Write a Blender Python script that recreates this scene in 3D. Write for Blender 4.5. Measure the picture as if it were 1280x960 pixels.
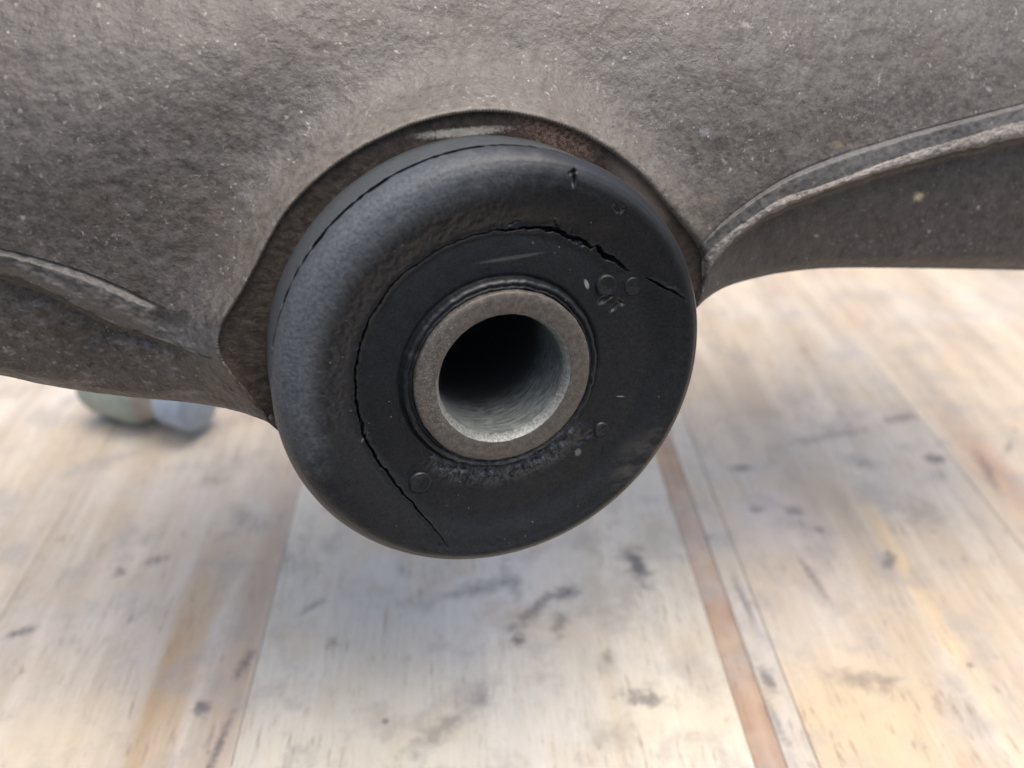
import bpy, math, random
import numpy as np
from mathutils import Vector, Matrix, noise as mnoise

random.seed(4); rng = np.random.default_rng(4)
scene = bpy.context.scene
for o in list(bpy.data.objects): bpy.data.objects.remove(o)
COL = scene.collection

# ------------------------------------------------------------------ camera, sky, sun, exposure
F_PX, DIST, CAM_H = 1100.0, 127.0, 160.0            # focal length in photo pixels, mm to bush face, mm above bench
PITCH = math.radians(31.7)
cam_d = bpy.data.cameras.new("camera"); cam = bpy.data.objects.new("camera", cam_d); COL.objects.link(cam)
cam.location = (0, 0, CAM_H / 1000); cam.rotation_euler = (math.pi / 2 - PITCH, 0, 0)
cam_d.sensor_width = 36; cam_d.lens = F_PX / 1280 * 36
cam_d.clip_start = 0.005; cam_d.clip_end = 200
cam_d.dof.use_dof = True; cam_d.dof.focus_distance = 0.131; cam_d.dof.aperture_fstop = 14.5
scene.camera = cam

SUN_EL, SUN_AZ = math.radians(76), math.radians(120)   # azimuth clockwise from +Y (the way the camera looks)
world = bpy.data.worlds.new("World"); scene.world = world; world.use_nodes = True
wn = world.node_tree; bgn = wn.nodes["Background"]
sky = wn.nodes.new("ShaderNodeTexSky"); sky.sky_type = 'NISHITA'; sky.sun_disc = False
sky.sun_elevation = SUN_EL; sky.sun_rotation = SUN_AZ
sky.air_density = 1.0; sky.dust_density = 5.5; sky.ozone_density = 0.6
wn.links.new(sky.outputs[0], bgn.inputs[0]); bgn.inputs[1].default_value = 0.15
sun_d = bpy.data.lights.new("sun", 'SUN'); sun = bpy.data.objects.new("sun", sun_d); COL.objects.link(sun)
sun_d.energy = 1.7; sun_d.angle = math.radians(60); sun_d.color = (1.0, 0.965, 0.91)
sdir = Vector((math.sin(SUN_AZ) * math.cos(SUN_EL), math.cos(SUN_AZ) * math.cos(SUN_EL), math.sin(SUN_EL)))
sun.rotation_euler = sdir.to_track_quat('Z', 'Y').to_euler()
scene.view_settings.view_transform = 'Standard'; scene.view_settings.look = 'None'
scene.view_settings.gamma = 1.0; scene.view_settings.exposure = 0.6

# ------------------------------------------------------------------ frames
cp, sp = math.cos(PITCH), math.sin(PITCH)
RIGHT = np.array([1, 0, 0.]); UP = np.array([0, sp, cp]); BACK = np.array([0, -cp, sp])   # image right, image up, towards the lens
CAM = np.array([0, 0, CAM_H])
ORG = CAM - BACK * DIST                               # mm: where the casting's own frame sits
FRAME = Matrix(((RIGHT[0], UP[0], BACK[0], ORG[0] / 1000), (RIGHT[1], UP[1], BACK[1], ORG[1] / 1000), (RIGHT[2], UP[2], BACK[2], ORG[2] / 1000), (0, 0, 0, 1)))
def loc3(px, py, w):                                   # photo pixel at depth w (mm towards the lens) -> casting frame, mm
    return np.stack([(px - 640) / F_PX * (DIST - w), -(py - 480) / F_PX * (DIST - w), w + 0 * px], -1)
def bench_point(px, py):                               # photo pixel -> point on the bench, mm
    d = RIGHT * (px - 640) / F_PX - UP * (py - 480) / F_PX - BACK
    return CAM + d * (-CAM[2] / d[2])
# bush: tilt, direction, centre of the sleeve end
TILT, PHI = math.radians(32), math.radians(51.8)
BN = np.array([math.sin(TILT) * math.cos(PHI), -math.sin(TILT) * math.sin(PHI), math.cos(TILT)])
BU = np.array([1, 0, 0]) - BN[0] * BN; BU /= np.linalg.norm(BU); BV = np.cross(BN, BU)
BC = np.array([(631.5 - 640) * DIST / F_PX, -(474.5 - 480) * DIST / F_PX, 0])
def plane_w(px, py, zb):                               # depth of the plane at axial position zb, seen at a pixel
    a = (px - 640) / F_PX; b = -(py - 480) / F_PX; q = BN[0] * a + BN[1] * b
    return (BN @ BC + zb - DIST * q) / (BN[2] - q)
def bush_xy(px, py, zb):
    P = loc3(np.asarray(px, float), np.asarray(py, float), plane_w(np.asarray(px, float), np.asarray(py, float), zb)) - BC
    return P @ BU, P @ BV

# ------------------------------------------------------------------ object helpers
def mesh_obj(name, V, Fq, mat, parent=None, smooth=True, mm=True):
    me = bpy.data.meshes.new(name); V = np.asarray(V, float).reshape(-1, 3) * (0.001 if mm else 1)
    if isinstance(Fq, np.ndarray):
        k = Fq.shape[1]
        me.vertices.add(len(V)); me.vertices.foreach_set("co", V.ravel())
        me.loops.add(Fq.size); me.loops.foreach_set("vertex_index", Fq.ravel().astype(np.int32))
        me.polygons.add(len(Fq)); me.polygons.foreach_set("loop_start", np.arange(0, Fq.size, k, dtype=np.int32))
        me.update(calc_edges=True)
    else:
        me.from_pydata(V.tolist(), [], Fq); me.update()
    if smooth: me.polygons.foreach_set("use_smooth", [True] * len(me.polygons))
    me.validate(); me.materials.append(mat)
    o = bpy.data.objects.new(name, me); COL.objects.link(o)
    if parent: o.parent = parent
    return o
def empty(name, M, label=None, cat=None, kind=None):
    o = bpy.data.objects.new(name, None); COL.objects.link(o); o.matrix_world = M; o.empty_display_size = 0.01
    if label: o["label"] = label
    if cat: o["category"] = cat
    if kind: o["kind"] = kind
    return o
def grid_faces(nr, nc, wrap=False, flip=False):
    r = np.arange(nr - 1)[:, None]; c = np.arange(nc if wrap else nc - 1)[None]
    c2 = (c + 1) % nc
    q = np.stack([r * nc + c, r * nc + c2, (r + 1) * nc + c2, (r + 1) * nc + c], -1).reshape(-1, 4)
    return q[:, ::-1].copy() if flip else q
def resample(pts, n, smooth=True):
    p = np.array(pts, float)
    if smooth:                                         # Catmull-Rom through the traced points
        q = np.vstack([2 * p[0] - p[1], p, 2 * p[-1] - p[-2]]); out = []
        for i in range(1, len(q) - 2):
            t = np.linspace(0, 1, 24, endpoint=False)[:, None]
            a, b, c, d = q[i - 1], q[i], q[i + 1], q[i + 2]
            out.append(0.5 * (2 * b + (c - a) * t + (2 * a - 5 * b + 4 * c - d) * t ** 2 + (3 * b - a - 3 * c + d) * t ** 3))
        p = np.vstack(out + [p[-1:]])
    s = np.r_[0, np.cumsum(np.hypot(*np.diff(p, axis=0).T))]
    u = np.linspace(0, s[-1], n)
    return np.stack([np.interp(u, s, p[:, 0]), np.interp(u, s, p[:, 1])], -1)
def sstep(a, b, x):
    t = np.clip((x - a) / (b - a), 0, 1); return t * t * (3 - 2 * t)
def vnoise(P, scale, seed=0.0, octs=3):
    P = np.asarray(P, float).reshape(-1, 3)
    return np.array([mnoise.fractal(Vector((p[0] * scale + seed, p[1] * scale - seed, p[2] * scale + 2 * seed)), 0.7, 2.1, octs) for p in P])
def noise1(n, step, amp, seed=0):
    r = np.random.default_rng(seed); k = max(4, int(n / step)); y = r.normal(0, 1, k)
    return amp * np.interp(np.linspace(0, k, n), np.arange(k + 1), np.r_[y, y[0]])

# ------------------------------------------------------------------ node helpers
class NT:
    def __init__(s, name):
        s.m = bpy.data.materials.new(name); s.m.use_nodes = True; s.t = s.m.node_tree
        s.b = s.t.nodes["Principled BSDF"]; s.co = s.t.nodes.new("ShaderNodeTexCoord")
        s.v = s.vm('SCALE', s.co.outputs['Object'], scale=1000.0)      # millimetres in the object's own frame
    def n(s, typ, **kw):
        x = s.t.nodes.new(typ)
        for k, v in kw.items(): setattr(x, k, v)
        return x
    def put(s, sock, v):
        if isinstance(v, bpy.types.NodeSocket): s.t.links.new(v, sock)
        elif v is not None:
            if sock.type == 'RGBA' and len(v) == 3: v = (*v, 1)
            sock.default_value = v
    def vm(s, op, a, b=None, scale=None):
        x = s.n("ShaderNodeVectorMath", operation=op); s.put(x.inputs[0], a)
        if b is not None: s.put(x.inputs[1], b)
        if scale is not None: s.put(x.inputs['Scale'], scale)
        return x.outputs['Value'] if op in ('LENGTH', 'DOT_PRODUCT', 'DISTANCE') else x.outputs[0]
    def m_(s, op, a, b=None, c=None, clamp=False):
        x = s.n("ShaderNodeMath", operation=op, use_clamp=clamp); s.put(x.inputs[0], a)
        if b is not None: s.put(x.inputs[1], b)
        if c is not None: s.put(x.inputs[2], c)
        return x.outputs[0]
    def noise(s, scale, detail=4, rough=0.55, vec=None, stretch=None, off=None, dist=0.0):
        v = vec or s.v
        if stretch: v = s.vm('MULTIPLY', v, stretch)
        if off: v = s.vm('ADD', v, off)
        x = s.n("ShaderNodeTexNoise"); s.put(x.inputs['Vector'], v)
        x.inputs['Scale'].default_value = scale; x.inputs['Detail'].default_value = detail
        x.inputs['Roughness'].default_value = rough; x.inputs['Distortion'].default_value = dist
        return x.outputs['Fac']
    def voro(s, scale, vec=None, feature='F1'):
        x = s.n("ShaderNodeTexVoronoi", feature=feature); s.put(x.inputs['Vector'], vec or s.v); x.inputs['Scale'].default_value = scale
        return x.outputs['Distance']
    def rmp(s, f, a, b, lo=0.0, hi=1.0, smooth=True):
        x = s.n("ShaderNodeMapRange", interpolation_type='SMOOTHSTEP' if smooth else 'LINEAR'); s.put(x.inputs[0], f)
        x.inputs[1].default_value, x.inputs[2].default_value, x.inputs[3].default_value, x.inputs[4].default_value = a, b, lo, hi
        return x.outputs[0]
    def mix(s, f, a, b, mode='MIX'):
        x = s.n("ShaderNodeMix", data_type='RGBA', blend_type=mode); s.put(x.inputs[0], f); s.put(x.inputs[6], a); s.put(x.inputs[7], b)
        return x.outputs[2]
    def mul(s, *a):
        r = a[0]
        for k in a[1:]: r = s.m_('MULTIPLY', r, k)
        return r
    def blob(s, c, r, rot=0.0, amp=0.5, nscale=0.4, edge=0.5):
        """1 inside an uneven spot of half sizes r (mm) centred on c, 0 outside."""
        v = s.vm('SUBTRACT', s.v, (c[0], c[1], c[2] if len(c) > 2 else 0))
        if len(c) < 3: v = s.vm('MULTIPLY', v, (1, 1, 0))
        if rot:
            x = s.n("ShaderNodeVectorRotate", rotation_type='Z_AXIS'); s.put(x.inputs['Vector'], v); x.inputs['Angle'].default_value = -rot; v = x.outputs[0]
        v = s.vm('MULTIPLY', v, (1 / r[0], 1 / r[1], 1 / (r[2] if len(r) > 2 else max(r))))
        d = s.vm('LENGTH', v)
        nz = s.noise(nscale if nscale < 0.1 else max(nscale, 1.7 / min(r[0], r[1])), 3, 0.6, off=(c[0] * 1.7, c[1] * 0.9, 3.1))
        d = s.m_('ADD', d, s.m_('MULTIPLY', s.m_('SUBTRACT', nz, 0.5), amp * 2))
        return s.rmp(d, 1.0, 1.0 - edge, 0, 1)
    def bump(s, h, strength, dist, prev=None):
        x = s.n("ShaderNodeBump"); s.put(x.inputs['Height'], h); x.inputs['Strength'].default_value = strength
        x.inputs['Distance'].default_value = dist / 1000
        if prev: s.put(x.inputs['Normal'], prev)
        return x.outputs[0]
    def out(s, col, rough, normal=None, metal=0.0, spec=0.5):
        s.put(s.b.inputs['Base Color'], col); s.put(s.b.inputs['Roughness'], rough); s.put(s.b.inputs['Metallic'], metal)
        s.b.inputs['Specular IOR Level'].default_value = spec
        if normal: s.put(s.b.inputs['Normal'], normal)
        return s.m

# ------------------------------------------------------------------ materials
def casting_material(name, dark=(0.056, 0.049, 0.043), light=(0.136, 0.124, 0.111), brown=(0.078, 0.060, 0.046), brown_amt=0.6, grain=1.0, spots=(), speck=1.0, rough=0.55):
    t = NT(name)
    a = t.noise(0.055, 3, 0.55); b = t.noise(0.75, 3, 0.6); c = t.noise(1.9, 2, 0.6); d = t.noise(0.35, 4, 0.65, off=(9, 3, 5))
    f = t.m_('ADD', t.m_('MULTIPLY', b, 0.55), t.m_('MULTIPLY', c, 0.35)); f = t.m_('ADD', f, t.m_('MULTIPLY', a, 0.35))
    f = t.m_('ADD', f, t.m_('MULTIPLY', d, 0.25))
    col = t.mix(t.rmp(f, 0.53, 0.98), dark, light)
    wear_lit = t.n('ShaderNodeAttribute', attribute_name='wear_lit').outputs['Fac']
    col = t.mix(t.mul(wear_lit, t.rmp(b, 0.3, 0.7, 0.55, 1.0)), col, (0.172, 0.152, 0.124))  # rubbed tan metal; on the wall also the fillet's lit tone, as colour
    col = t.mix(t.m_('MULTIPLY', t.rmp(t.noise(0.09, 5, 0.65, off=(31, 7, 2)), 0.45, 0.72), brown_amt), col, brown)
    pits = t.rmp(t.noise(1.1, 3, 0.65, off=(4, 41, 3)), 0.30, 0.40, 1, 0)
    col = t.mix(t.m_('MULTIPLY', pits, 0.55), col, (0.035, 0.032, 0.03))
    # pale corrosion specks and bloom
    v = t.voro(0.42, t.vm('ADD', t.v, t.vm('SCALE', t.n("ShaderNodeTexNoise").outputs['Color'], scale=0.0)))
    sp1 = t.mul(t.rmp(v, 0.10, 0.04), t.rmp(t.noise(0.16, 3, 0.6, off=(2, 8, 1)), 0.46, 0.6))
    sp2 = t.mul(t.rmp(t.noise(1.0, 3, 0.7, off=(17, 2, 6)), 0.60, 0.70), t.rmp(t.noise(0.12, 3, 0.6, off=(5, 1, 1)), 0.38, 0.60))
    sp3 = t.rmp(t.voro(1.1), 0.09, 0.03)
    sp3 = t.mul(sp3, t.rmp(t.noise(0.5, 2, 0.5, off=(1, 5, 12)), 0.55, 0.65))
    col = t.mix(t.m_('MULTIPLY', sp1, 0.9 * speck), col, (0.40, 0.39, 0.36))
    col = t.mix(t.m_('MULTIPLY', sp2, 0.7 * speck), col, (0.34, 0.32, 0.29))
    col = t.mix(t.m_('MULTIPLY', sp3, 0.5 * speck), col, (0.5, 0.49, 0.46))
    for (c3, r3, colr, amt) in spots:
        col = t.mix(t.m_('MULTIPLY', t.blob(c3, r3, amp=0.7, nscale=0.9, edge=0.8), amt), col, colr)
    h = t.m_('ADD', t.m_('MULTIPLY', t.noise(0.9, 3, 0.6), 1.0), t.m_('MULTIPLY', c, 0.35))
    h = t.m_('SUBTRACT', h, t.m_('MULTIPLY', pits, 0.25)); h = t.m_('ADD', h, t.m_('MULTIPLY', sp1, 0.25))
    nrm = t.bump(h, 0.22 * grain, 0.5)
    nrm = t.bump(t.noise(0.22, 4, 0.6, off=(3, 3, 9)), 0.5 * grain, 1.2, nrm)
    return t.out(col, t.rmp(b, 0.3, 0.7, rough - 0.12, rough + 0.10), nrm, spec=0.5)

def cast_pos(px, py, w): return tuple(loc3(np.float64(px), np.float64(py), w).tolist())

# ------------------------------------------------------------------ casting: traced lines (photo pixels), depths in mm
RING = [(339, 527), (315, 496), (294, 471), (278, 452), (270, 431), (274, 408), (297, 376), (322, 329), (350, 275), (375, 245), (405, 217), (440, 192), (480, 171), (520, 154), (562, 144), (600, 139), (637, 141), (675, 149), (710, 160), (750, 180), (780, 202), (810, 230), (835, 260), (856, 286), (876, 309), (880, 332), (879, 352), (868, 386)]
ring = resample(RING, 720)
kk = np.hanning(73); kk /= kk.sum()
pad = np.vstack([2 * ring[0] - ring[36:0:-1], ring, 2 * ring[-1] - ring[-2:-38:-1]])
ring = np.stack([np.convolve(pad[:, 0], kk, 'valid'), np.convolve(pad[:, 1], kk, 'valid')], -1)
k_cornerL = int(np.argmin(np.hypot(ring[:, 0] - 274, ring[:, 1] - 408))); k_lowL = int(np.argmin(np.hypot(ring[:, 0] - 278, ring[:, 1] - 452)))
k_cornerR = int(np.argmin(np.hypot(ring[:, 0] - 876, ring[:, 1] - 309))); k_R2 = int(np.argmin(np.hypot(ring[:, 0] - 879, ring[:, 1] - 350)))
ring_w = plane_w(ring[:, 0], ring[:, 1], -11.3); LIP = 1.3
def base_w(px, py):
    x = (px - 640) * 0.1155; y = (480 - py) * 0.1155
    w = -17.0 - 0.26 * x + 0.40 * y
    w = w - 0.0042 * np.clip(y - 18, 0, None) ** 2                       # leans back towards the top
    w = w - 0.0011 * x * x * sstep(0, 60, np.abs(x)) * 0.8
    w = w + 1.6 * np.exp(-((x - 30) / 16) ** 2 - ((y - 36) / 26) ** 2) + 1.4 * np.exp(-((x + 55) / 22) ** 2 - ((y - 38) / 22) ** 2)
    return w
def fillet(px, py, wb, lam=40.0):
    P = np.stack([np.ravel(px), np.ravel(py)], -1); out_d = np.empty(len(P)); out_w = np.empty(len(P)); RS = ring[::3]; RW = ring_w[::3]
    for i in range(0, len(P), 20000):
        d2 = ((P[i:i + 20000, None] - RS[None]) ** 2).sum(-1); j = d2.argmin(1); dm = np.sqrt(d2.min(1))
        wt = np.exp(-(np.sqrt(d2) - dm[:, None]) / 6.0); out_w[i:i + 20000] = (wt * RW[None]).sum(1) / wt.sum(1); out_d[i:i + 20000] = dm
    d = out_d.reshape(px.shape); we = out_w.reshape(px.shape)
    g = np.exp(-np.clip(d - 3, 0, None) / lam)
    return wb + (we - wb) * g - LIP * np.clip(1 - d / 9.0, 0, 1) ** 2, d
def strip(T, B, rows):
    v = np.asarray(rows)[:, None, None]
    return T[None] * (1 - v) + B[None] * v

LT = [(-260, 262), (-160, 279), (-80, 294), (0, 310), (45, 321), (97, 336), (150, 357), (184, 374), (215, 389), (244, 400), (274, 408)]
LB = [(-260, 286), (-160, 305), (-80, 322), (0, 342), (41, 354), (94, 381), (142, 404), (191, 421), (225, 434), (255, 446), (278, 452)]
LBOT = [(-260, 440), (-160, 447), (-80, 457), (0, 469), (56, 481), (112, 490), (169, 497), (225, 502), (262, 507), (300, 515), (337, 529), (349, 540)]
RT = [(876, 309), (888, 291), (909, 271), (943, 245), (988, 217), (1046, 193), (1101, 176), (1170, 156), (1280, 128), (1400, 100), (1560, 66)]
RM = [(878, 322), (900, 300), (933, 276), (977, 248), (1029, 231), (1080, 212), (1132, 193), (1201, 173), (1280, 150), (1400, 122), (1560, 88)]
RB = [(879, 352), (884, 340), (898, 321), (926, 293), (967, 266), (1019, 245), (1063, 228), (1115, 212), (1184, 193), (1280, 171), (1400, 144), (1560, 110)]
RBOT = [(866, 390), (885, 372), (909, 358), (943, 348), (977, 341), (1032, 335.5), (1115, 335), (1280, 338), (1400, 342), (1560, 346)]

LT[-1] = tuple(ring[k_cornerL]); LB[-1] = tuple(ring[k_lowL]); RT[0] = tuple(ring[k_cornerR]); RB[0] = tuple(ring[k_R2]); RM[0] = tuple(ring[int(k_cornerR * .62 + k_R2 * .38)])
HOUSING = empty("axle_housing", FRAME, "dirty grey cast aluminium housing holding the black rubber bushing above the bench", "housing")
m_cast = casting_material("cast_aluminium", spots=[
    (cast_pos(1118, 85, -12), (0.7, 1.6, 9), (0.42, 0.41, 0.38), 0.8), (cast_pos(1108, 55, -12), (0.6, 0.7, 9), (0.4, 0.39, 0.36), 0.7), (cast_pos(875, 170, -13), (1.5, 1.1, 9), (0.30, 0.30, 0.31), 0.7),
    (cast_pos(935, 30, -10), (1.2, 0.8, 9), (0.32, 0.31, 0.29), 0.6), (cast_pos(1255, 100, -20), (0.9, 0.6, 9), (0.45, 0.46, 0.42), 0.7), (cast_pos(5, 295, 0), (2.6, 2.0, 12), (0.30, 0.28, 0.22), 0.7),
    (cast_pos(33, 130, 0), (0.5, 0.6, 12), (0.48, 0.47, 0.44), 0.8), (cast_pos(1040, 185, -20), (2.0, 0.9, 9), (0.24, 0.19, 0.12), 0.5), (cast_pos(890, 250, -15), (4, 2, 9), (0.16, 0.13, 0.09), 0.4)])
m_band = casting_material("cast_step", dark=(0.048, 0.045, 0.043), light=(0.118, 0.113, 0.108), brown_amt=0.2, grain=0.6, speck=0.5)
m_rough = casting_material("ground_flash", dark=(0.10, 0.088, 0.078), light=(0.27, 0.245, 0.22), brown_amt=0.15, grain=1.6, speck=0.6, rough=0.6)
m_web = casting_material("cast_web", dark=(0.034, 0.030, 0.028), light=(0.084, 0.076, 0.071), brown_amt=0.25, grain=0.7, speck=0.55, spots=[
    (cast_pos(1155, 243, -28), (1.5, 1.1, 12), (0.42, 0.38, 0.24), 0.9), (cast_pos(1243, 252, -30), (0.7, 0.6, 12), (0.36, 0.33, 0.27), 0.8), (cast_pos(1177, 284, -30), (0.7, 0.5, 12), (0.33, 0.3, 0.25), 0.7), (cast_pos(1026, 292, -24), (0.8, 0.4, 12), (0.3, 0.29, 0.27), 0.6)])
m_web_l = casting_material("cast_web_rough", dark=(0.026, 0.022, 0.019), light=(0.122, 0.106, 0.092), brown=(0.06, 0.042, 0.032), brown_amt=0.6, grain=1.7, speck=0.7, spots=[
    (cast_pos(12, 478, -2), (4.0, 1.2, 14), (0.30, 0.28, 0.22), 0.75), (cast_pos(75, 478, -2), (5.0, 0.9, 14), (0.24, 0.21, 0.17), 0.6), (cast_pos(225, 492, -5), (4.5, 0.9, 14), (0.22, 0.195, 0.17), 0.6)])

def grid_obj(name, PX, PY, W, mat, flip=False, parent=HOUSING, relief=0.0, rscale=0.5):
    P = loc3(PX, PY, W); nr, nc = PX.shape
    if relief: P[..., 2] += relief * vnoise(P, rscale, 3.0).reshape(nr, nc)
    return mesh_obj(name, P, grid_faces(nr, nc, flip=flip), mat, parent), P

# upper wall: from its lower boundary up beyond the frame
low = np.vstack([resample(LT, 170)[:-1], ring[k_cornerL:k_cornerR:1], resample(RT, 230)])
NCU = len(low); rows = np.r_[0, 0.004, 0.009, 0.016, np.linspace(0.026, 1, 200)]
top = np.stack([low[:, 0], np.full(NCU, -330.0)], -1); U = strip(low, top, rows)
wb = base_w(U[..., 0], U[..., 1]); _, dU = fillet(U[..., 0], U[..., 1], wb)
wb = wb + 1.9 * (sstep(10, 260, dU) - 0.55) * sstep(330, 200, U[..., 1]) * sstep(0, 75, low[None, :, 1] - U[..., 1]) - 0.007 * np.clip((170 - U[..., 1]) * .1155, 0, None) ** 2
Wu, _ = fillet(U[..., 0], U[..., 1], wb, 34.0)
WU_D = _
wall, Pu = grid_obj("casting_wall", U[..., 0], U[..., 1], Wu, m_cast, flip=False, relief=0.10, rscale=0.25)

at_w = wall.data.attributes.new('wear_lit', 'FLOAT', 'POINT'); up_part = sstep(420, 300, U[..., 1])
at_w.data.foreach_set('value', (0.75 * np.exp(-(WU_D / 34.0) ** 2) * up_part).ravel().astype(np.float32))  # tan rubbed lip, with its top-lit brightness painted into the colour

# left: raised rib end, then the rough web under it
def left_off(px):                                       # the rib stands proud until it breaks off before the bush
    return sstep(203, 183, px)
NL = 220
T, B = resample(LT, NL), resample(LB, NL); rl = np.r_[0, 0.03, 0.07, 0.12, np.linspace(0.18, 1, 26)]
S = strip(T, B, rl); v = rl[:, None]
endc = resample(ring[k_lowL:k_cornerL + 1][::-1], 200, smooth=False); endc = np.stack([np.interp(rl, np.linspace(0, 1, 200), endc[:, i]) for i in (0, 1)], -1)
S = S + (endc - S[:, -1])[:, None] * sstep(205, 274, T[:, 0])[None, :, None]
wb = base_w(S[..., 0], S[..., 1]); prof = (sstep(0.08, 0.3, v) * 0.7 - 0.3 * np.exp(-((v - 0.06) / 0.05) ** 2) - 0.8 * sstep(0.6, 1.0, v) ** 2) * left_off(S[..., 0]) - 0.9 * sstep(0, 0.5, v) * (1 - left_off(S[..., 0]))
Wl, dl = fillet(S[..., 0], S[..., 1], wb + prof)
rib_l, _ = grid_obj("flange_rib", S[..., 0], S[..., 1], Wl, m_band, flip=True, relief=0.26, rscale=0.6)
edge_l = Wl[-1]
aw = rib_l.data.attributes.new('wear_lit', 'FLOAT', 'POINT'); aw.data.foreach_set('value', (0.55 * sstep(0.45, 0.7, v + noise1(NL, 6, .07, 31)[None]) * sstep(197, 189, S[..., 0])).ravel().astype(np.float32))
T = np.vstack([B, ring[:k_lowL][::-1]]); T = resample(T, 300, smooth=False); Bo = resample(LBOT, 300)
Ti = np.clip(T[:, 0], -260, 278)
edge_T = np.where(T[:, 0] <= 278, np.interp(Ti, B[:, 0], edge_l), 0)
rl = np.r_[0, 0.012, 0.03, 0.055, np.linspace(0.08, 0.9, 44), np.linspace(0.92, 1, 8)]
S = strip(T, Bo, rl); v = rl[:, None]
wb = base_w(S[..., 0], S[..., 1]) - 0.9 - 1.6 * sstep(0, 0.06, v) * sstep(240, 90, S[..., 0]) - 2.5 * v - 5 * sstep(0.86, 1.06, v) ** 2 + 0.9 * np.sin(v * 3.1) 
Ww, dw = fillet(S[..., 0], S[..., 1], wb, 30.0)
m0 = np.exp(-v / 0.015) * (T[:, 0] <= 277)
Ww = Ww * (1 - m0) + edge_T[None] * m0
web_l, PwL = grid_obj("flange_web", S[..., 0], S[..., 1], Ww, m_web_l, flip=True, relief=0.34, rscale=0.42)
web_l["label"] = "rough brown-stained lower web of the casting"

# right: stepped band, pale rough flash, dark web
NR = 300
T, M, B = resample(RT, NR), resample(RM, NR), resample(RB, NR)
rl = np.r_[0, 0.05, 0.1, np.linspace(0.18, 1, 14)]; S = strip(T, M, rl); v = rl[:, None]
wb = base_w(S[..., 0], S[..., 1]) + 0.7 * sstep(0.1, 0.3, v) - 0.30 * np.exp(-((v - 0.09) / 0.06) ** 2) * (0.6 + 0.4 * np.sin(S[..., 0] / 37))
Wb1, _ = fillet(S[..., 0], S[..., 1], wb)
band, _ = grid_obj("flange_step", S[..., 0], S[..., 1], Wb1, m_band, flip=True, relief=0.16, rscale=0.6)
rl = np.linspace(0, 1, 24); B2 = B.copy(); B2[:, 1] += noise1(NR, 4, 0.9, 5) * sstep(900, 960, B[:, 0])
S = strip(M, B2, rl); v = rl[:, None]
wb = base_w(S[..., 0], S[..., 1]) + 0.7 + 0.45 * np.sin(v * math.pi * 0.72) - 0.55 * sstep(0.55, 1.05, v) ** 2
Wb2, _ = fillet(S[..., 0], S[..., 1], wb)
Wb2[0] = Wb1[-1]
flash, _ = grid_obj("casting_flash", S[..., 0], S[..., 1], Wb2, m_rough, flip=True, relief=0.22, rscale=1.3)
flash["label"] = "pale rough edge along the casting"
Bo = resample(RBOT, NR)
rl = np.r_[0, 0.012, 0.03, 0.05, np.linspace(0.08, 0.86, 40), np.linspace(0.88, 1, 12)]; S = strip(B2, Bo, rl); v = rl[:, None]
H = (Bo[:, 1] - B2[:, 1])[None] * 0.1155
wb = base_w(S[..., 0], S[..., 1]) - 1.0 - 2.2 * sstep(0, 0.03, v) - 0.42 * H * v - 5.0 * sstep(0.84, 1.04, v) ** 2
Ww, _ = fillet(S[..., 0], S[..., 1], wb, 26.0)
m0 = np.exp(-v / 0.012); Ww = Ww * (1 - m0) + Wb2[-1][None] * m0
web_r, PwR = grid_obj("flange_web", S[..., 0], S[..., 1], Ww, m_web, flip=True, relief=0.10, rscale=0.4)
web_r["label"] = "smooth dark lower web of the casting"

# machined ring round the bush
t = NT("machined_ring")
n1 = t.noise(0.9, 6, 0.7); n2 = t.noise(0.12, 4, 0.6)
col = t.mix(t.rmp(n1, 0.3, 0.75), (0.024, 0.0185, 0.0145), (0.072, 0.055, 0.042))
rx, ry = bush_xy([600, 690, 790], [150, 165, 225], -13)
def rp(px, py): return cast_pos(px, py, float(plane_w(np.float64(px), np.float64(py), -13)))
rust = t.blob(rp(690, 160), (13, 4.5, 9), rot=-0.45, amp=0.4, nscale=0.3, edge=0.7)
col = t.mix(t.m_('MULTIPLY', rust, 0.85), col, t.mix(t.rmp(t.noise(1.6, 5, 0.75, off=(3, 1, 1)), 0.4, 0.65), (0.07, 0.040, 0.032), (0.27, 0.17, 0.12)))
rust2 = t.blob(rp(800, 235), (11, 3.5, 9), rot=-0.85, amp=0.3, nscale=0.3, edge=0.7)
col = t.mix(t.m_('MULTIPLY', rust2, 0.7), col, (0.20, 0.155, 0.13))
cream = t.blob(rp(578, 165), (8.5, 0.7, 9), rot=0.17, amp=0.45, nscale=0.8, edge=0.6)
col = t.mix(t.m_('MULTIPLY', cream, 0.85), col, (0.42, 0.39, 0.33))
nz = t.bump(t.m_('ADD', n1, t.m_('MULTIPLY', t.noise(4, 4, 0.7), 0.4)), 0.7, 0.35)
m_ring = t.out(col, 0.62, nz, spec=0.35)
a_e = np.arctan2(*[q for q in bush_xy(ring[:, 0], ring[:, 1], -13)][::-1])
inner = BC + BN * -13.2 + 31.2 * (np.cos(a_e)[:, None] * BU + np.sin(a_e)[:, None] * BV)
outer = loc3(ring[:, 0], ring[:, 1], ring_w - LIP)
mid0 = outer * 0.985 + inner * 0.015 - BN * 0.12
mid = outer * 0.88 + inner * 0.12 - BN * 0.35
vv = np.linspace(0, 1, 14)[:, None, None]
Pr = np.vstack([outer[None], mid0[None], mid[None] * (1 - vv) + inner[None] * vv])
Pr = Pr + (0.10 * vnoise(Pr, 0.7, 6.0).reshape(Pr.shape[:2])[..., None] * BN) * (np.arange(len(Pr)) > 0)[:, None, None]
mesh_obj("machined_ring", Pr, grid_faces(len(Pr), Pr.shape[1]), m_ring, HOUSING)

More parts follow.
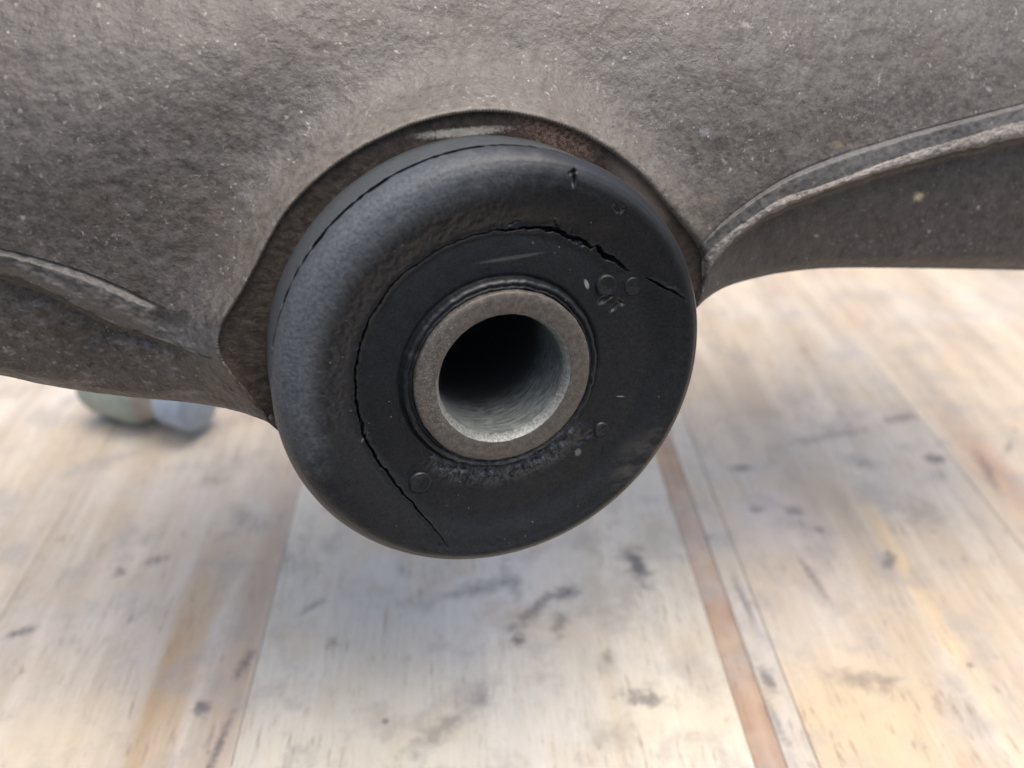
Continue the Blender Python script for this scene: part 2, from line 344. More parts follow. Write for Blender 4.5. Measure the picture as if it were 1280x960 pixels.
# underside, ends, top and back of the casting
cr = NT("inner_casting"); m_back = cr.out(cr.mix(cr.noise(0.5, 5, 0.6), (0.05, 0.046, 0.042), (0.13, 0.12, 0.11)), 0.7, cr.bump(cr.noise(1.5, 4), 0.5, 0.4))
bot = np.vstack([PwL[-1], BC + BN * -14.4 + 31 * (np.cos(np.linspace(3.75, 6.2, 40))[:, None] * BU + np.sin(np.linspace(3.75, 6.2, 40))[:, None] * BV) + np.array([0, 6, 0]), PwR[-1]])
bot = bot[np.argsort(bot[:, 0], kind='stable')]
loop = np.vstack([bot, Pu[-1][::-1][::3]])
Wd = np.array([0, cp, -sp]); hb = np.array([0, sp, cp])      # world forward / world up in casting-frame terms are mixed below
fwd_local = np.array([0.0, sp, -cp])                          # world +Y expressed in the casting frame
vv = np.array([0, 0.02, 0.05, 0.3, 0.6, 1.0])[:, None, None]
rim = loop[None] + fwd_local * vv * 34 + np.array([0, 1.0, 0]) * (np.sqrt(vv) * 3) * np.r_[np.ones(len(bot)), -np.ones(len(loop) - len(bot))][None, :, None]
nL = len(loop); Fr = grid_faces(len(vv), nL, wrap=True)
V = rim.reshape(-1, 3); cidx = len(V); V = np.vstack([V, V[-nL:].mean(0)])
Fl = Fr.tolist() + [[(len(vv) - 1) * nL + i, (len(vv) - 1) * nL + (i + 1) % nL, cidx] for i in range(nL)]
mesh_obj("casting_back", V, Fl, m_back, HOUSING)

# ------------------------------------------------------------------ bushing
BM = FRAME @ Matrix(((BU[0], BV[0], BN[0], BC[0] / 1000), (BU[1], BV[1], BN[1], BC[1] / 1000), (BU[2], BV[2], BN[2], BC[2] / 1000), (0, 0, 0, 1)))
BUSH = empty("rubber_bushing", BM, "cracked black rubber bushing with a steel centre sleeve, pressed into the casting", "bushing")
def bxy(px, py, z=-1.6):
    x, y = bush_xy(px, py, z); return float(x), float(y)

# rubber material
t = NT("rubber")
fine = t.noise(3.2, 5, 0.7); mid_ = t.noise(0.45, 5, 0.65); big = t.noise(0.07, 3, 0.6)
col = t.mix(t.rmp(fine, 0.35, 0.75), (0.0090, 0.0100, 0.0116), (0.0180, 0.0196, 0.0222))
col = t.mix(t.m_('MULTIPLY', t.rmp(mid_, 0.5, 0.75), 0.5), col, (0.018, 0.0205, 0.024))
sx = t.n("ShaderNodeSeparateXYZ"); t.put(sx.inputs[0], t.v)
rad = t.vm('LENGTH', t.vm('MULTIPLY', t.v, (1, 1, 0)))
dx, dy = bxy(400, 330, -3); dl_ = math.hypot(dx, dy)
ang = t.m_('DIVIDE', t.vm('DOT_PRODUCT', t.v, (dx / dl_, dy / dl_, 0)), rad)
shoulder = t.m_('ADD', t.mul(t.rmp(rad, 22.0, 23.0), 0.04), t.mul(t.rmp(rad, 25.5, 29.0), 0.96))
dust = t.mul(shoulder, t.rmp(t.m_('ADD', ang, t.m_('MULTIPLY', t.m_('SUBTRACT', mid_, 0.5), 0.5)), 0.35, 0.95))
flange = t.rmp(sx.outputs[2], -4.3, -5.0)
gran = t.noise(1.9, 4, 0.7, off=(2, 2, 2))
dust_sheen_f = t.m_('MULTIPLY', dust, t.rmp(gran, 0.34, 0.66, 0.45, 1.0))
col = t.mix(t.m_('MULTIPLY', dust_sheen_f, 0.85), col, (0.105, 0.119, 0.134))  # dust, with the shoulder's bluish sky sheen put into its colour
col = t.mix(t.m_('MULTIPLY', t.mul(flange, t.rmp(fine, 0.35, 0.65, 0.5, 1.0)), 0.8), col, (0.060, 0.067, 0.070))
# brown scuff at the lower edge, and dried residue round the sleeve
scx, scy = bxy(795, 565)
scr = t.noise(0.35, 5, 0.7, stretch=(0.6, 1.5, 1)); sc = t.blob((scx, scy), (9.5, 5.2), rot=math.radians(45), amp=0.5, nscale=0.09, edge=1.0)
col = t.mix(t.mul(sc, t.rmp(scr, 0.38, 0.70), 0.7), col, (0.085, 0.078, 0.067))
rx_, ry_ = bxy(640, 640); rl_ = math.hypot(rx_, ry_)
low_m = t.m_('DIVIDE', t.vm('DOT_PRODUCT', t.v, (rx_ / rl_, ry_ / rl_, 0)), rad)
crumb = t.mul(t.rmp(rad, 19.5, 16.5), t.rmp(low_m, 0.62, 0.9), t.rmp(t.noise(1.1, 5, 0.7, off=(8, 1, 4)), 0.42, 0.62))
col = t.mix(t.m_('MULTIPLY', crumb, 0.6), col, (0.10, 0.108, 0.118))
# uneven brown tint, low on the rim
rim_tint = t.mul(t.rmp(rad, 30.5, 32.4), t.rmp(low_m, 0.3, 0.8), t.rmp(mid_, 0.35, 0.7))
col = t.mix(t.m_('MULTIPLY', rim_tint, 0.5), col, (0.085, 0.075, 0.062))
# pale specks and dark nicks
spk = t.mul(t.rmp(t.voro(0.62), 0.075, 0.03), t.rmp(t.noise(0.22, 2, 0.5, off=(6, 3, 3)), 0.5, 0.6), t.rmp(rad, 31, 27))
col = t.mix(t.m_('MULTIPLY', spk, 0.8), col, (0.30, 0.30, 0.29))
for (px, py, r, ro, c) in [(717, 221, (0.35, 1.3), 0.25, (0.004, 0.004, 0.004)), (716, 215, (0.7, 0.35), 0.3, (0.004, 0.004, 0.004)), (772, 262, (0.22, 0.8), 0.7, (0.006, 0.006, 0.006)), (779, 263, (0.3, 0.5), 0.2, (0.006, 0.006, 0.006)),
                           (733, 355, (0.4, 1.0), 0.4, (0.28, 0.28, 0.26)), (775, 495, (0.9, 0.15), -0.2, (0.2, 0.2, 0.2)), (722, 565, (0.7, 0.8), 0, (0.12, 0.125, 0.13)), (640, 322, (6.0, 0.35), 0.05, (0.06, 0.06, 0.058)), (548, 677, (0.3, 0.3), 0, (0.004, 0.004, 0.004)), (762, 372, (1.6, 0.9), -0.5, (0.005, 0.005, 0.005))]:
    zc = -1.0 if math.hypot(*bxy(px, py)) > 22 else -1.6
    col = t.mix(t.m_('MULTIPLY', t.blob(bxy(px, py, zc), r, rot=ro, amp=0.35, nscale=2.0, edge=0.5), 0.85), col, c)
hh = t.m_('ADD', t.m_('MULTIPLY', fine, 0.25), t.mul(dust, gran, 1.6)); hh = t.m_('ADD', hh, t.mul(flange, fine, 0.6))
hh = t.m_('ADD', hh, t.mul(crumb, 0.8))
nrm = t.bump(hh, 0.55, 0.22); nrm = t.bump(mid_, 0.25, 0.25, nrm)
rgh = t.m_('ADD', t.rmp(fine, 0.3, 0.7, 0.34, 0.46), t.m_('MULTIPLY', t.m_('MAXIMUM', dust, flange), 0.18))
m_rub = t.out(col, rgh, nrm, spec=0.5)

# rubber body: a turned profile whose rows follow the cracks
NA = 1260; th = np.linspace(-math.pi, math.pi, NA, endpoint=False)
CR = [(560, 680, 0, .10), (550, 667, .5, .10), (538, 652, .9, .14), (515, 627, 1.2, .18), (490, 597, 1.4, .20), (465, 563, 1.5, .24), (448, 520, 1.5, .24), (444, 480, 1.4, .20), (447, 440, 1.4, .20), (458, 405, 1.3, .18), (475, 375, 1.2, .17), (492, 352, 1.2, .17), (520, 329, .9, .14), (560, 305, .8, .13), (600, 292, 1.0, .13), (635, 285, 1.4, .22), (670, 284, 1.6, .34), (697, 287, 1.6, .36), (708, 295, 1.6, .33), (725, 299, 1.7, .42), (738, 309, 1.3, .30), (744, 305, 1.2, .30), (752, 318, 1.8, .45), (767, 326, 1.7, .40), (779, 334, 1.3, .28), (787, 340, .0, .12), (803, 345, .0, .12), (813, 349, 1.1, .25), (828, 357, 1.3, .30), (842, 365, .8, .2), (852, 372, 0, .1)]
ca, cr_, cd, ch = [], [], [], []
for (px, py, dpt, hw) in CR:
    x, y = bxy(px, py, -1.8); ca.append(math.atan2(y, x)); cr_.append(math.hypot(x, y)); cd.append(dpt); ch.append(hw)
ca, cr_, cd, ch = map(np.array, (ca, cr_, cd, ch))
o_ = np.argsort(ca % (2 * math.pi)); 
def tab(v): return np.interp(th % (2 * math.pi), (ca % (2 * math.pi))[o_], v[o_], period=2 * math.pi)
rc = tab(cr_) + noise1(NA, 5, 0.05, 1) + noise1(NA, 14, 0.09, 2); dpth = tab(cd) * (1 + noise1(NA, 8, 0.12, 3)); hwid = tab(ch) * np.clip(1 + noise1(NA, 4, 0.22, 4), 0.4, 2)
prof_r = np.array([31.3, 30.7, 29.8, 28.4, 26.6, 25.0, 23.6, 22.6, 21.8, 21.0, 19.0, 16.8, 15.75]); prof_z = np.array([-.42, -.02, .26, .32, .02, -.42, -.90, -1.28, -1.50, -1.72, -1.58, -1.5, -1.5])
def Zr(r): return np.interp(r, fr, fz)
fr0 = np.linspace(15.75, 31.3, 400)
pz = np.interp(fr0, prof_r[::-1], prof_z[::-1]); ker = np.hanning(31); ker /= ker.sum(); pz = np.convolve(np.pad(pz, 15, mode='edge'), ker, 'valid'); fr, fz = fr0, pz
rowsR, rowsZ = [], []
# the bulge only stands up where the face has sunk away behind the crack (upper left); elsewhere the face rounds off plainly
bul = sstep(-0.35, 0.45, (np.cos(th) * dx + np.sin(th) * dy) / dl_)
def Zplain(r): return np.where(r < 24, -1.55 + 0.02 * (r - 16), -1.39 + 0.02 - 0.0 * r) + 1.1 * sstep(23, 29.5, r) * 1.0
def zsurf(x, y):
    r = math.hypot(x, y); b = float(sstep(-0.35, 0.45, (x * dx + y * dy) / (dl_ * r)))
    return float(Zr(r) * b + (Zplain(np.float64(r)) * sstep(31.6, 28.5, r) + Zr(r) * sstep(28.5, 31.6, r)) * (1 - b))
def Zm(r): return Zr(r) * bul + (Zplain(r) * sstep(31.6, 28.5, r) + Zr(r) * sstep(28.5, 31.6, r)) * (1 - bul)
# flange (outer crack at its front)
oc_on = np.clip(tab(cd * 0 + 1), 0, 1)
oa = [(405, 627), (385, 604), (341, 502), (346, 417), (392, 310), (480, 229), (580, 187), (662, 185), (735, 204), (802, 250), (840, 297)]
oang = np.array([math.atan2(*bxy(px, py, -4.5)[::-1]) for px, py in oa]) % (2 * math.pi); odep = np.array([1.2, 2.0, 2.6, 2.4, 2.0, 2.0, 2.2, 2.2, 2.0, 1.2, .4]); oo = np.argsort(oang)
od = np.interp(th % (2 * math.pi), oang[oo], odep[oo], period=2 * math.pi) * np.clip(1 + noise1(NA, 7, .35, 8), 0.1, 2); ow = 0.72 * np.clip(1 + noise1(NA, 5, .28, 9), .45, 1.4)
oj = noise1(NA, 10, 0.12, 10) + noise1(NA, 40, 0.16, 11)
one = np.ones(NA)
for r, z in [(29, -16), (31.4, -15.6), (32.1, -14.5), (32.2, -13), (32.2, -11), (32.25, -9), (32.3, -7.6)]:
    rowsR.append(r * one); rowsZ.append(z * one)
for k in (-1.9, -1.4, -1.1, -1.0, -.75, -.4, 0, .4, .75, 1.0, 1.1, 1.3, 1.5):
    g = max(0, 1 - abs(k)) ** 0.7 if abs(k) < 1 else 0
    rowsR.append((32.28 + (0.07 if k > 0 else 0)) * one - od * g * 0.5 - 0.05 * (abs(k) <= 1.01)); rowsZ.append(-5.1 + oj * .8 + k * ow - od * g * 1.3)
for r, z in [(32.46, -3.05), (32.44, -2.6), (32.30, -2.0), (32.08, -1.5), (31.75, -.95)]:
    rowsR.append(r * one); rowsZ.append(z * one)
nfix = len(rowsR)
krow = [-3.4, -2.3, -1.6, -1.25, -1.02, -.9, -.6, -.3, 0, .3, .6, .9, 1.02, 1.25, 1.6, 2.3, 3.4]
a_out = np.linspace(0, 1, 46)[:-1]
for a in a_out:
    r = 31.3 * (1 - a) + (rc + 3.6 * hwid) * a; rowsR.append(r); rowsZ.append(Zm(r))
for k in krow[::-1]:
    r = rc + k * hwid; g = (1 - abs(k)) ** 0.6 if abs(k) < 1 else 0
    lip = 0.10 * np.exp(-(k - 1.3) ** 2) * np.clip(dpth, 0, 1) + 0.05 * np.exp(-(k + 1.3) ** 2) * np.clip(dpth, 0, 1)
    rowsR.append(r); rowsZ.append(Zm(r) - dpth * g + lip)
for a in np.linspace(0, 1, 44)[1:]:
    r = (rc - 3.6 * hwid) * (1 - a) + 15.75 * a; rowsR.append(r); rowsZ.append(Zm(r))
bj = noise1(NA, 9, .05, 20); bj2 = noise1(NA, 22, .07, 21)
for r, z, j in [(15.4, -1.55, .5), (15.18, -1.95, .5), (15.05, -2.0, .5), (14.93, -1.5, .5), (14.8, -1.0, 1), (14.6, -.72, 1), (14.35, -.62, 1), (14.12, -.72, 1), (13.98, -.98, 1), (13.9, -1.05, 1), (13.8, -.85, 1), (13.66, -.72, 1), (13.52, -.82, 1), (13.42, -1.3, .3), (13.3, -3, 0)]:
    rowsR.append(r + bj * j); rowsZ.append(z + bj2 * j)
Rr, Zz = np.array(rowsR), np.array(rowsZ)
P = np.stack([Rr * np.cos(th), Rr * np.sin(th), Zz], -1)
# lumpy texture: torn crumbs round the sleeve, pebbled skin on the upper shoulder, slight waviness everywhere
flat = P.reshape(-1, 3); rr = np.hypot(flat[:, 0], flat[:, 1]); lowm = (flat[:, 0] * rx_ + flat[:, 1] * ry_) / (rl_ * rr); upm = (flat[:, 0] * dx + flat[:, 1] * dy) / (dl_ * rr)
msk = sstep(18.6, 16.2, rr) * sstep(15.3, 15.9, rr) * sstep(.55, .92, lowm)
msk2 = sstep(22.2, 23.2, rr) * sstep(29.5, 26.0, rr) * sstep(.35, .9, upm) * (flat[:, 2] > -3)
dz = 0.03 * vnoise(flat, 0.25, 1.0, 2); i1 = msk > 0.01; i2 = msk2 > 0.01
dz[i1] += msk[i1] * 0.9 * np.clip(vnoise(flat[i1], 0.9, 5.0, 4), -.2, 2); dz[i2] += msk2[i2] * 0.13 * vnoise(flat[i2], 1.1, 7.0, 4)
for (px, py, ang_, la, lb, de) in [(718, 224, 1.45, 1.0, .16, .9), (717, 216, .2, .55, .16, .6), (771, 262, 2.2, .6, .13, .6), (779, 264, 1.1, .45, .13, .5), (757, 374, .4, 1.1, .3, .5), (776, 377, 2.3, .7, .2, .5), (768, 384, .9, .8, .2, .4),
                                 (693, 279, 2.3, .9, .12, .8), (722, 303, 2.6, 1.0, .12, .8), (456, 545, .9, .8, .1, .6), (640, 278, .3, .9, .1, .5), (737, 543, .6, 1.0, .25, .35), (725, 552, .2, .8, .3, .3)]:
    gx, gy = bxy(px, py, 0.3 if math.hypot(*bxy(px, py)) > 24 else -1.5)
    qx, qy = flat[:, 0] - gx, flat[:, 1] - gy; ca_, sa_ = math.cos(ang_), math.sin(ang_)
    uu, ww = qx * ca_ + qy * sa_, -qx * sa_ + qy * ca_
    dz -= de * np.exp(-(uu / la) ** 4 - (ww / (lb * (1 + .35 * np.sin(uu * 3 + px)))) ** 2) * (flat[:, 2] > -3)
flat[:, 2] += dz * (rr > 15.0); P = flat.reshape(P.shape)
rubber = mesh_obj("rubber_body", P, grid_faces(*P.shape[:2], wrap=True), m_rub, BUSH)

# mould nubs: little round plugs standing off the face
def disc(name, x, y, r, h, mat, parent, zb):
    prof = [(r * 1.12, -.25), (r * 1.06, 0.02), (r, h * .75), (r * .9, h), (r * .78, h * .86), (r * .4, h * .8), (0.02, h * .8)]
    n = 40; a = np.linspace(0, 2 * math.pi, n, endpoint=False); ro = 1 + 0.015 * np.sin(a * 2 + x)
    Q = np.array([np.stack([x + q * ro * np.cos(a), y + q * ro * np.sin(a), np.full(n, zb + z) + 0.03 * np.sin(a * 2 + y)], -1) for q, z in prof])
    return mesh_obj(name, Q, grid_faces(len(prof), n, wrap=True), mat, parent)
for px, py, r, h in [(757, 356, 1.55, .50), (525, 603, 1.65, .36), (751, 536, 1.15, .36), (791, 357, 1.3, .14)]:
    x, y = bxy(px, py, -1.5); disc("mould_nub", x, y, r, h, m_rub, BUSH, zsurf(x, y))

# steel sleeve
def lathe(name, prof, mat, parent, n=360, jit=0.0, seed=0):
    a = np.linspace(0, 2 * math.pi, n, endpoint=False); R = []
    for i, (r, z) in enumerate(prof):
        j = noise1(n, 5, jit, seed + i) if jit else 0
        R.append(np.stack([(r + j) * np.cos(a), (r + j) * np.sin(a), np.full(n, z) + j * .5], -1))
    return mesh_obj(name, np.array(R), grid_faces(len(prof), n, wrap=True), mat, parent)
t = NT("sleeve_steel_face")
b = t.noise(1.1, 6, 0.7); c = t.noise(4.5, 4, 0.7)
col = t.mix(t.rmp(t.m_('ADD', t.m_('MULTIPLY', b, .6), t.m_('MULTIPLY', c, .4)), .35, .7), (0.080, 0.070, 0.059), (0.160, 0.145, 0.126))
lx, ly = bxy(520, 470, 0); dl2 = math.hypot(lx, ly)
lm = t.m_('DIVIDE', t.vm('DOT_PRODUCT', t.v, (lx / dl2, ly / dl2, 0)), t.vm('LENGTH', t.vm('MULTIPLY', t.v, (1, 1, 0))))
ws = t.mul(t.rmp(t.noise(3.0, 5, 0.75, off=(3, 9, 1)), .54, .66), t.rmp(lm, .2, .9))
col = t.mix(t.m_('MULTIPLY', ws, .6), col, (0.40, 0.39, 0.355))
dk = t.rmp(t.noise(2.0, 4, .7, off=(30, 3, 3)), .64, .70); col = t.mix(t.m_('MULTIPLY', dk, .7), col, (.05, .045, .04))
wsp = t.rmp(t.voro(.8), .06, .02); col = t.mix(t.m_('MULTIPLY', wsp, .6), col, (.5, .49, .46))
m_face = t.out(col, t.rmp(b, .3, .7, .42, .6), t.bump(t.m_('ADD', b, t.m_('MULTIPLY', c, .5)), .4, .2), metal=.25, spec=.4)
t = NT("sleeve_steel_bore")
sxn = t.n("ShaderNodeSeparateXYZ"); t.put(sxn.inputs[0], t.v)
at = t.n("ShaderNodeMath", operation='ARCTAN2'); t.put(at.inputs[0], sxn.outputs[1]); t.put(at.inputs[1], sxn.outputs[0])
cv = t.n("ShaderNodeCombineXYZ"); t.put(cv.inputs[0], t.m_('MULTIPLY', at.outputs[0], 9.6)); t.put(cv.inputs[1], sxn.outputs[2])
s1 = t.noise(.6, 6, .7, vec=cv.outputs[0], stretch=(.7, 3.0, 1)); s2 = t.noise(1.4, 5, .75, vec=cv.outputs[0], stretch=(.6, 1.8, 1), off=(4, 4, 4))
col = t.mix(t.rmp(s1, .3, .7), (.10, .115, .112), (.27, .295, .285)); col = t.mix(t.m_('MULTIPLY', t.rmp(s2, .58, .66), .85), col, (.03, .032, .03))
# grey-green near the mouth, turning near-black further in
deep_dark = t.rmp(t.m_('ADD', sxn.outputs[2], t.m_('MULTIPLY', t.m_('SUBTRACT', s1, .5), 6.0)), -6.5, -14.5)
col = t.mix(t.m_('MULTIPLY', deep_dark, .93), col, (.034, .037, .040))
m_bore = t.out(col, t.rmp(s1, .3, .7, .35, .5), t.bump(s2, .35, .15), metal=.2, spec=.5)
t = NT("sleeve_chamfer"); c = t.noise(2.5, 5, .7)
m_chf = t.out(t.mix(t.rmp(c, .35, .65), (.15, .155, .145), (.29, .30, .28)), .55, t.bump(c, .3, .1), metal=.3)
sl = lathe("inner_sleeve", [(13.38, -4), (13.38, -.5), (13.32, -.2), (13.1, 0.0), (12.4, .02), (11.4, .02), (10.6, .02), (10.25, -.04)], m_face, BUSH, jit=.035, seed=50)
lathe("sleeve_chamfer", [(10.25, -.04), (10.05, -.22), (9.8, -.75), (9.62, -1.15), (9.52, -1.6)], m_chf, sl, jit=.025, seed=70)
lathe("sleeve_bore", [(9.52, -1.6), (9.5, -3), (9.5, -8), (9.5, -16), (9.5, -30), (9.5, -46), (0.02, -46)], m_bore, sl)

# ------------------------------------------------------------------ workbench
YAW = math.radians(2.9)
BENCH = empty("workbench", Matrix.Rotation(YAW, 4, 'Z'), "stained pale wooden workbench of wide planks under the housing", "workbench")
def bp(px, py):
    q = bench_point(px, py); c, s_ = math.cos(-YAW), math.sin(-YAW); return (c * q[0] - s_ * q[1], s_ * q[0] + c * q[1])
def wood(name, seed, lo, hi, streak, streak_amt, stains=(), tints=(), warm=0.5):
    t = NT(name); o = (seed * 13.7, seed * 5.1, seed)
    g1 = t.noise(.11, 5, .62, stretch=(1, .07, 1), off=o, dist=.8); g2 = t.noise(.9, 5, .65, stretch=(1, .03, 1), off=o); g3 = t.noise(4.0, 3, .6, stretch=(1, .06, 1), off=o); bl = t.noise(.022, 4, .6, off=o); bl2 = t.noise(.07, 5, .65, off=(seed + 40, 3, 2))
    f = t.m_('ADD', t.m_('MULTIPLY', g1, .72), t.m_('MULTIPLY', g2, .28))
    col = t.mix(t.rmp(f, .30, .70), lo, hi)
    col = t.mix(t.m_('MULTIPLY', t.rmp(t.noise(.07, 5, .6, stretch=(1, .05, 1), off=(seed * 3.3, 1, 7)), .52, .68), streak_amt), col, streak)
    col = t.mix(t.m_('MULTIPLY', t.rmp(bl, .42, .66), .45), col, (.52, .50, .475))      # bleached, greyed patches
    col = t.mix(t.m_('MULTIPLY', t.rmp(g3, .50, .70), .32), col, (.25, .18, .11))
    for (c, r, ro, cc, am) in tints: col = t.mix(t.m_('MULTIPLY', t.blob(c, r, rot=ro, amp=.35, nscale=.06, edge=.9), am), col, cc)
    col = t.mix(t.m_('MULTIPLY', t.rmp(bl2, .48, .66), .6), col, (.33, .30, .27))
    col = t.mix(t.m_('MULTIPLY', t.rmp(t.noise(.035, 5, .65, off=(seed + 4, 13, 2)), .48, .66), .45), col, (.50, .40, .27))
    dots = t.mul(t.rmp(t.voro(.075), .085, .03), t.rmp(t.noise(.05, 2, .5, off=(seed, 9, 9)), .5, .6)); col = t.mix(t.m_('MULTIPLY', dots, .65), col, (.10, .09, .085))
    grime = t.mul(t.rmp(t.noise(.35, 5, .75, stretch=(1, .4, 1), off=(seed, 2, 5)), .60, .70), t.rmp(t.noise(.03, 3, .6, off=(seed, 6, 1)), .48, .62)); col = t.mix(t.m_('MULTIPLY', grime, .55), col, (.20, .17, .14))
    fl = t.mul(t.rmp(t.noise(1.1, 4, .7, stretch=(1, .11, 1), off=(seed, 22, 5)), .56, .66), t.rmp(t.noise(.045, 3, .6, off=(seed + 9, 6, 1)), .40, .60)); col = t.mix(t.m_('MULTIPLY', fl, .6), col, (.20, .145, .09))
    for (c, r, ro, am) in stains: col = t.mix(t.m_('MULTIPLY', t.blob(c, r, rot=ro, amp=.85, nscale=.33, edge=1.0), am), col, (.085, .082, .085))
    nrm = t.bump(t.m_('ADD', f, t.m_('MULTIPLY', g3, .5)), .5, .4)
    return t.out(col, t.rmp(g1, .3, .7, .38, .55), nrm, spec=.45)
def st(px, py, r, ro, am): return (bp(px, py), (r[0] * 1.75, r[1] * 1.75), math.radians(ro), am)
xe = [bp(-560, 900)[0], bp(10, 755)[0], bp(288, 960)[0], bp(945, 960)[0], bp(985, 960)[0], bp(1025, 960)[0], bp(1290, 700)[0]]
xe = [xe[1] - 310, xe[1] - 210, xe[1] - 104] + xe[1:] + [xe[-1] + 105, xe[-1] + 212]
cream = ((.50, .45, .36), (.68, .63, .53), (.50, .38, .22)); 
specs = []
W_L1 = dict(lo=(.43, .355, .27), hi=(.62, .545, .445), streak=(.40, .28, .165), streak_amt=.75)
W_C = dict(lo=(.48, .44, .365), hi=(.63, .585, .495), streak=(.52, .44, .31), streak_amt=.5)
W_RED = dict(lo=(.24, .145, .095), hi=(.42, .29, .205), streak=(.20, .105, .065), streak_amt=.8)
W_GR = dict(lo=(.44, .39, .32), hi=(.60, .54, .46), streak=(.36, .30, .25), streak_amt=.5)
W_R = dict(lo=(.37, .295, .215), hi=(.58, .50, .395), streak=(.40, .285, .18), streak_amt=.65)
n_l = 3
kinds = [W_L1, W_R, W_L1, W_L1, W_C, W_RED, W_GR, W_R, W_R, W_L1]
stains = {3: [st(25, 790, (3, 1.2), 25, .8), st(150, 715, (1.6, 1.6), 0, .6), st(195, 700, (3, 1.4), 25, .55), st(252, 885, (1.8, 2.2), 0, .8), st(270, 940, (.8, 9), -8, .7), st(305, 830, (1.2, 3.5), -15, .7), st(265, 600, (4, 3), 20, .35)],
          4: [st(795, 705, (3.0, 6.5), 10, .85), st(668, 762, (8, 1.8), 48, .65), st(700, 775, (1.8, 4.5), -10, .55), st(708, 742, (3.2, 2.0), 20, .8), st(648, 800, (1.5, 1.5), 0, .9), st(805, 872, (4.5, 2.0), -10, .75), st(760, 820, (1.2, 1.6), 0, .5), st(390, 758, (3.5, 1.0), 40, .55), st(415, 802, (1.2, 1.6), 0, .5), st(600, 735, (9, 2.4), 15, .5), st(640, 725, (2.0, 7), 10, .4), st(560, 905, (10, 2.2), 40, .45), st(600, 870, (2, 4), 20, .35), st(760, 740, (9, 8), 20, .25), st(770, 920, (5, 3), 0, .3)],
          5: [st(890, 665, (.8, 1.0), 0, .6)],
          6: [st(960, 850, (1.6, 3.5), 5, .75), st(930, 750, (.7, 8), 4, .7), st(970, 900, (1, 6), 5, .5), st(905, 600, (2, 10), 4, .45)],
          7: [st(928, 585, (3, 1.5), 0, .75), st(945, 637, (1.8, 1.4), 0, .55), st(992, 638, (2.4, 1.8), 0, .6), st(1024, 662, (1.3, 1.2), 0, .55), st(1015, 720, (1.0, 8), 8, .6), st(1112, 700, (1.6, 3.6), -28, .7), st(1168, 573, (2.6, 2.0), 0, .9), st(1130, 522, (7, 2), 15, .65), st(1072, 575, (5, 3), -20, .4), st(1075, 850, (7, 2.4), -15, .5), st(1110, 850, (3, 1), 0, .4), st(1040, 545, (14, 2.2), 12, .4), st(1180, 480, (2.5, 2), 0, .6), st(1150, 640, (6, 5), 0, .3)],
          8: [st(1235, 590, (1.4, 9), -12, .6), st(1260, 560, (5, 1.2), 50, .5), st(1215, 660, (2, 12), -10, .3)]}
tints = {3: [(bp(235, 800), (7, 70), .0, (.42, .28, .15), .7), (bp(325, 740), (8, 110), .0, (.40, .30, .215), .75), (bp(150, 640), (9, 80), .0, (.46, .38, .29), .5), (bp(190, 880), (3, 60), .0, (.38, .25, .13), .6), (bp(60, 930), (25, 16), 0, (.62, .52, .36), .6)],
         4: [(bp(480, 920), (40, 22), 0, (.68, .62, .47), .55), (bp(850, 900), (24, 16), 0, (.66, .58, .42), .5), (bp(600, 730), (50, 26), 0, (.55, .54, .54), .5)],
         7: [(bp(1080, 900), (30, 26), 0, (.56, .43, .25), .6), (bp(980, 660), (24, 40), 0, (.54, .48, .45), .5), (bp(1150, 740), (4, 60), .0, (.62, .44, .22), .5)],
         8: [(bp(1250, 600), (10, 60), 0, (.42, .24, .15), .6), (bp(1240, 850), (18, 30), 0, (.52, .41, .25), .5)]}
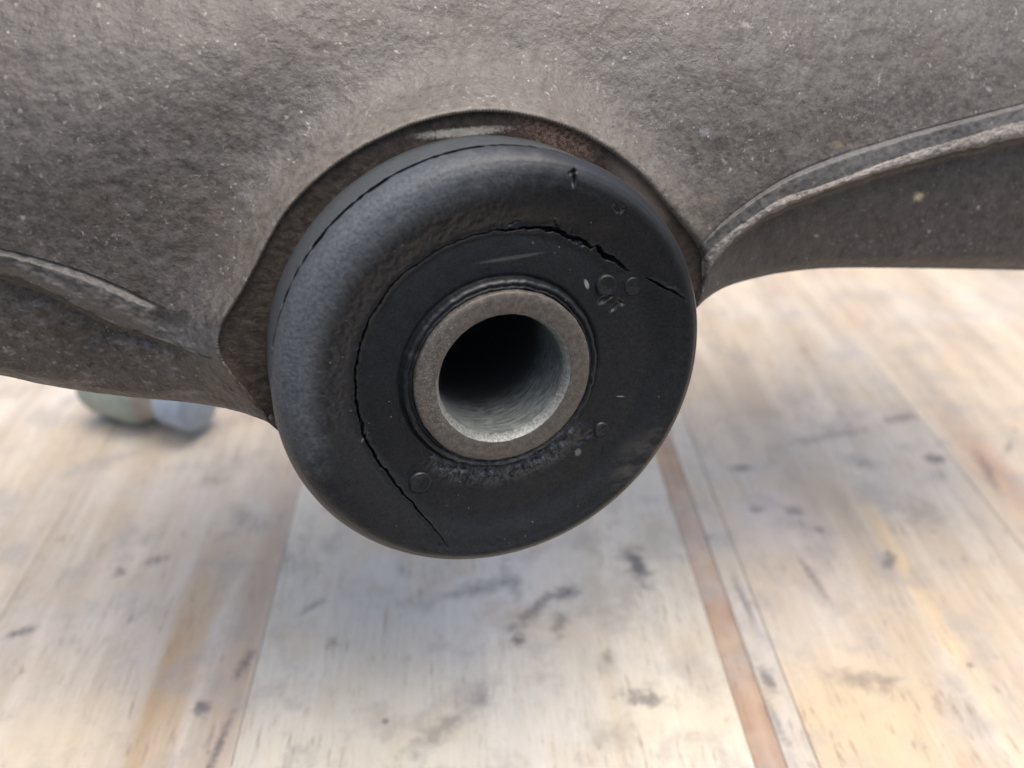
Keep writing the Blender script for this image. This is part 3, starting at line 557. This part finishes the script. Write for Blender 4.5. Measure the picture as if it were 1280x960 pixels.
for i in range(len(xe) - 1):
    x0, x1 = xe[i] + .03, xe[i + 1] - .03; dz = random.uniform(-.12, 0.0)
    if i in (5, 6): dz = -.25 if i == 5 else -.1
    y0, y1 = 38.0, 1150.0; ny = 60; c = .22                       # eased long edges
    sec = [(x0, -18), (x0, -c * 1.2), (x0 + c * .4, -c * .35), (x0 + c * 1.2, 0), (x1 - c * 1.2, 0), (x1 - c * .4, -c * .35), (x1, -c * 1.2), (x1, -18)]
    ys = np.linspace(y0, y1, ny); wob = noise1(ny, 4, .25, 100 + i)
    V = np.array([[(x, y, z + dz) for k, (x, z) in enumerate(sec)] for j, y in enumerate(ys)])
    Fq = grid_faces(ny, 8, wrap=True, flip=True).tolist() + [list(range(8))[::1], list(range((ny - 1) * 8, ny * 8))[::-1]]
    mesh_obj("plank", V, Fq, wood("plank_wood_%d" % i, i + 1.0, stains=stains.get(i, ()), tints=tints.get(i, ()), **kinds[i]), BENCH, smooth=False)

# ------------------------------------------------------------------ the out-of-focus thing on the bench behind the casting
def plain(name, c1, c2, rough=.45):
    t = NT(name); return t.out(t.mix(t.rmp(t.noise(.3, 4, .6), .35, .65), c1, c2), rough, t.bump(t.noise(.8, 3), .2, .2))
pc = bench_point(190, 545)
ax = math.radians(-24)
Mb = Matrix.Translation((pc[0] / 1000 - .004, pc[1] / 1000 + .010, .0125)) @ Matrix.Rotation(ax, 4, 'Z') @ Matrix.Rotation(math.pi / 2, 4, 'Y')
BOT = empty("small_bottle", Mb, "small blurred pale green bottle with blue cap lying on the bench behind the housing", "bottle")
lathe("bottle_body", [(.05, -17), (9, -17), (11.6, -16), (12.3, -14), (12.3, 0), (11.8, 2.4), (10.2, 5)], plain("green_plastic", (.25, .29, .255), (.32, .355, .31)), BOT, n=64)
lathe("bottle_collar", [(10.2, 5), (9.4, 6.5), (8.6, 8), (8.3, 13)], plain("tan_plastic", (.26, .235, .19), (.33, .295, .245)), BOT, n=64)
lathe("bottle_cap", [(8.3, 12.6), (9.2, 12.8), (9.4, 13.5), (9.4, 22), (8.8, 23.2), (.05, 23.4)], plain("blue_plastic", (.31, .37, .45), (.39, .45, .52)), BOT, n=64)
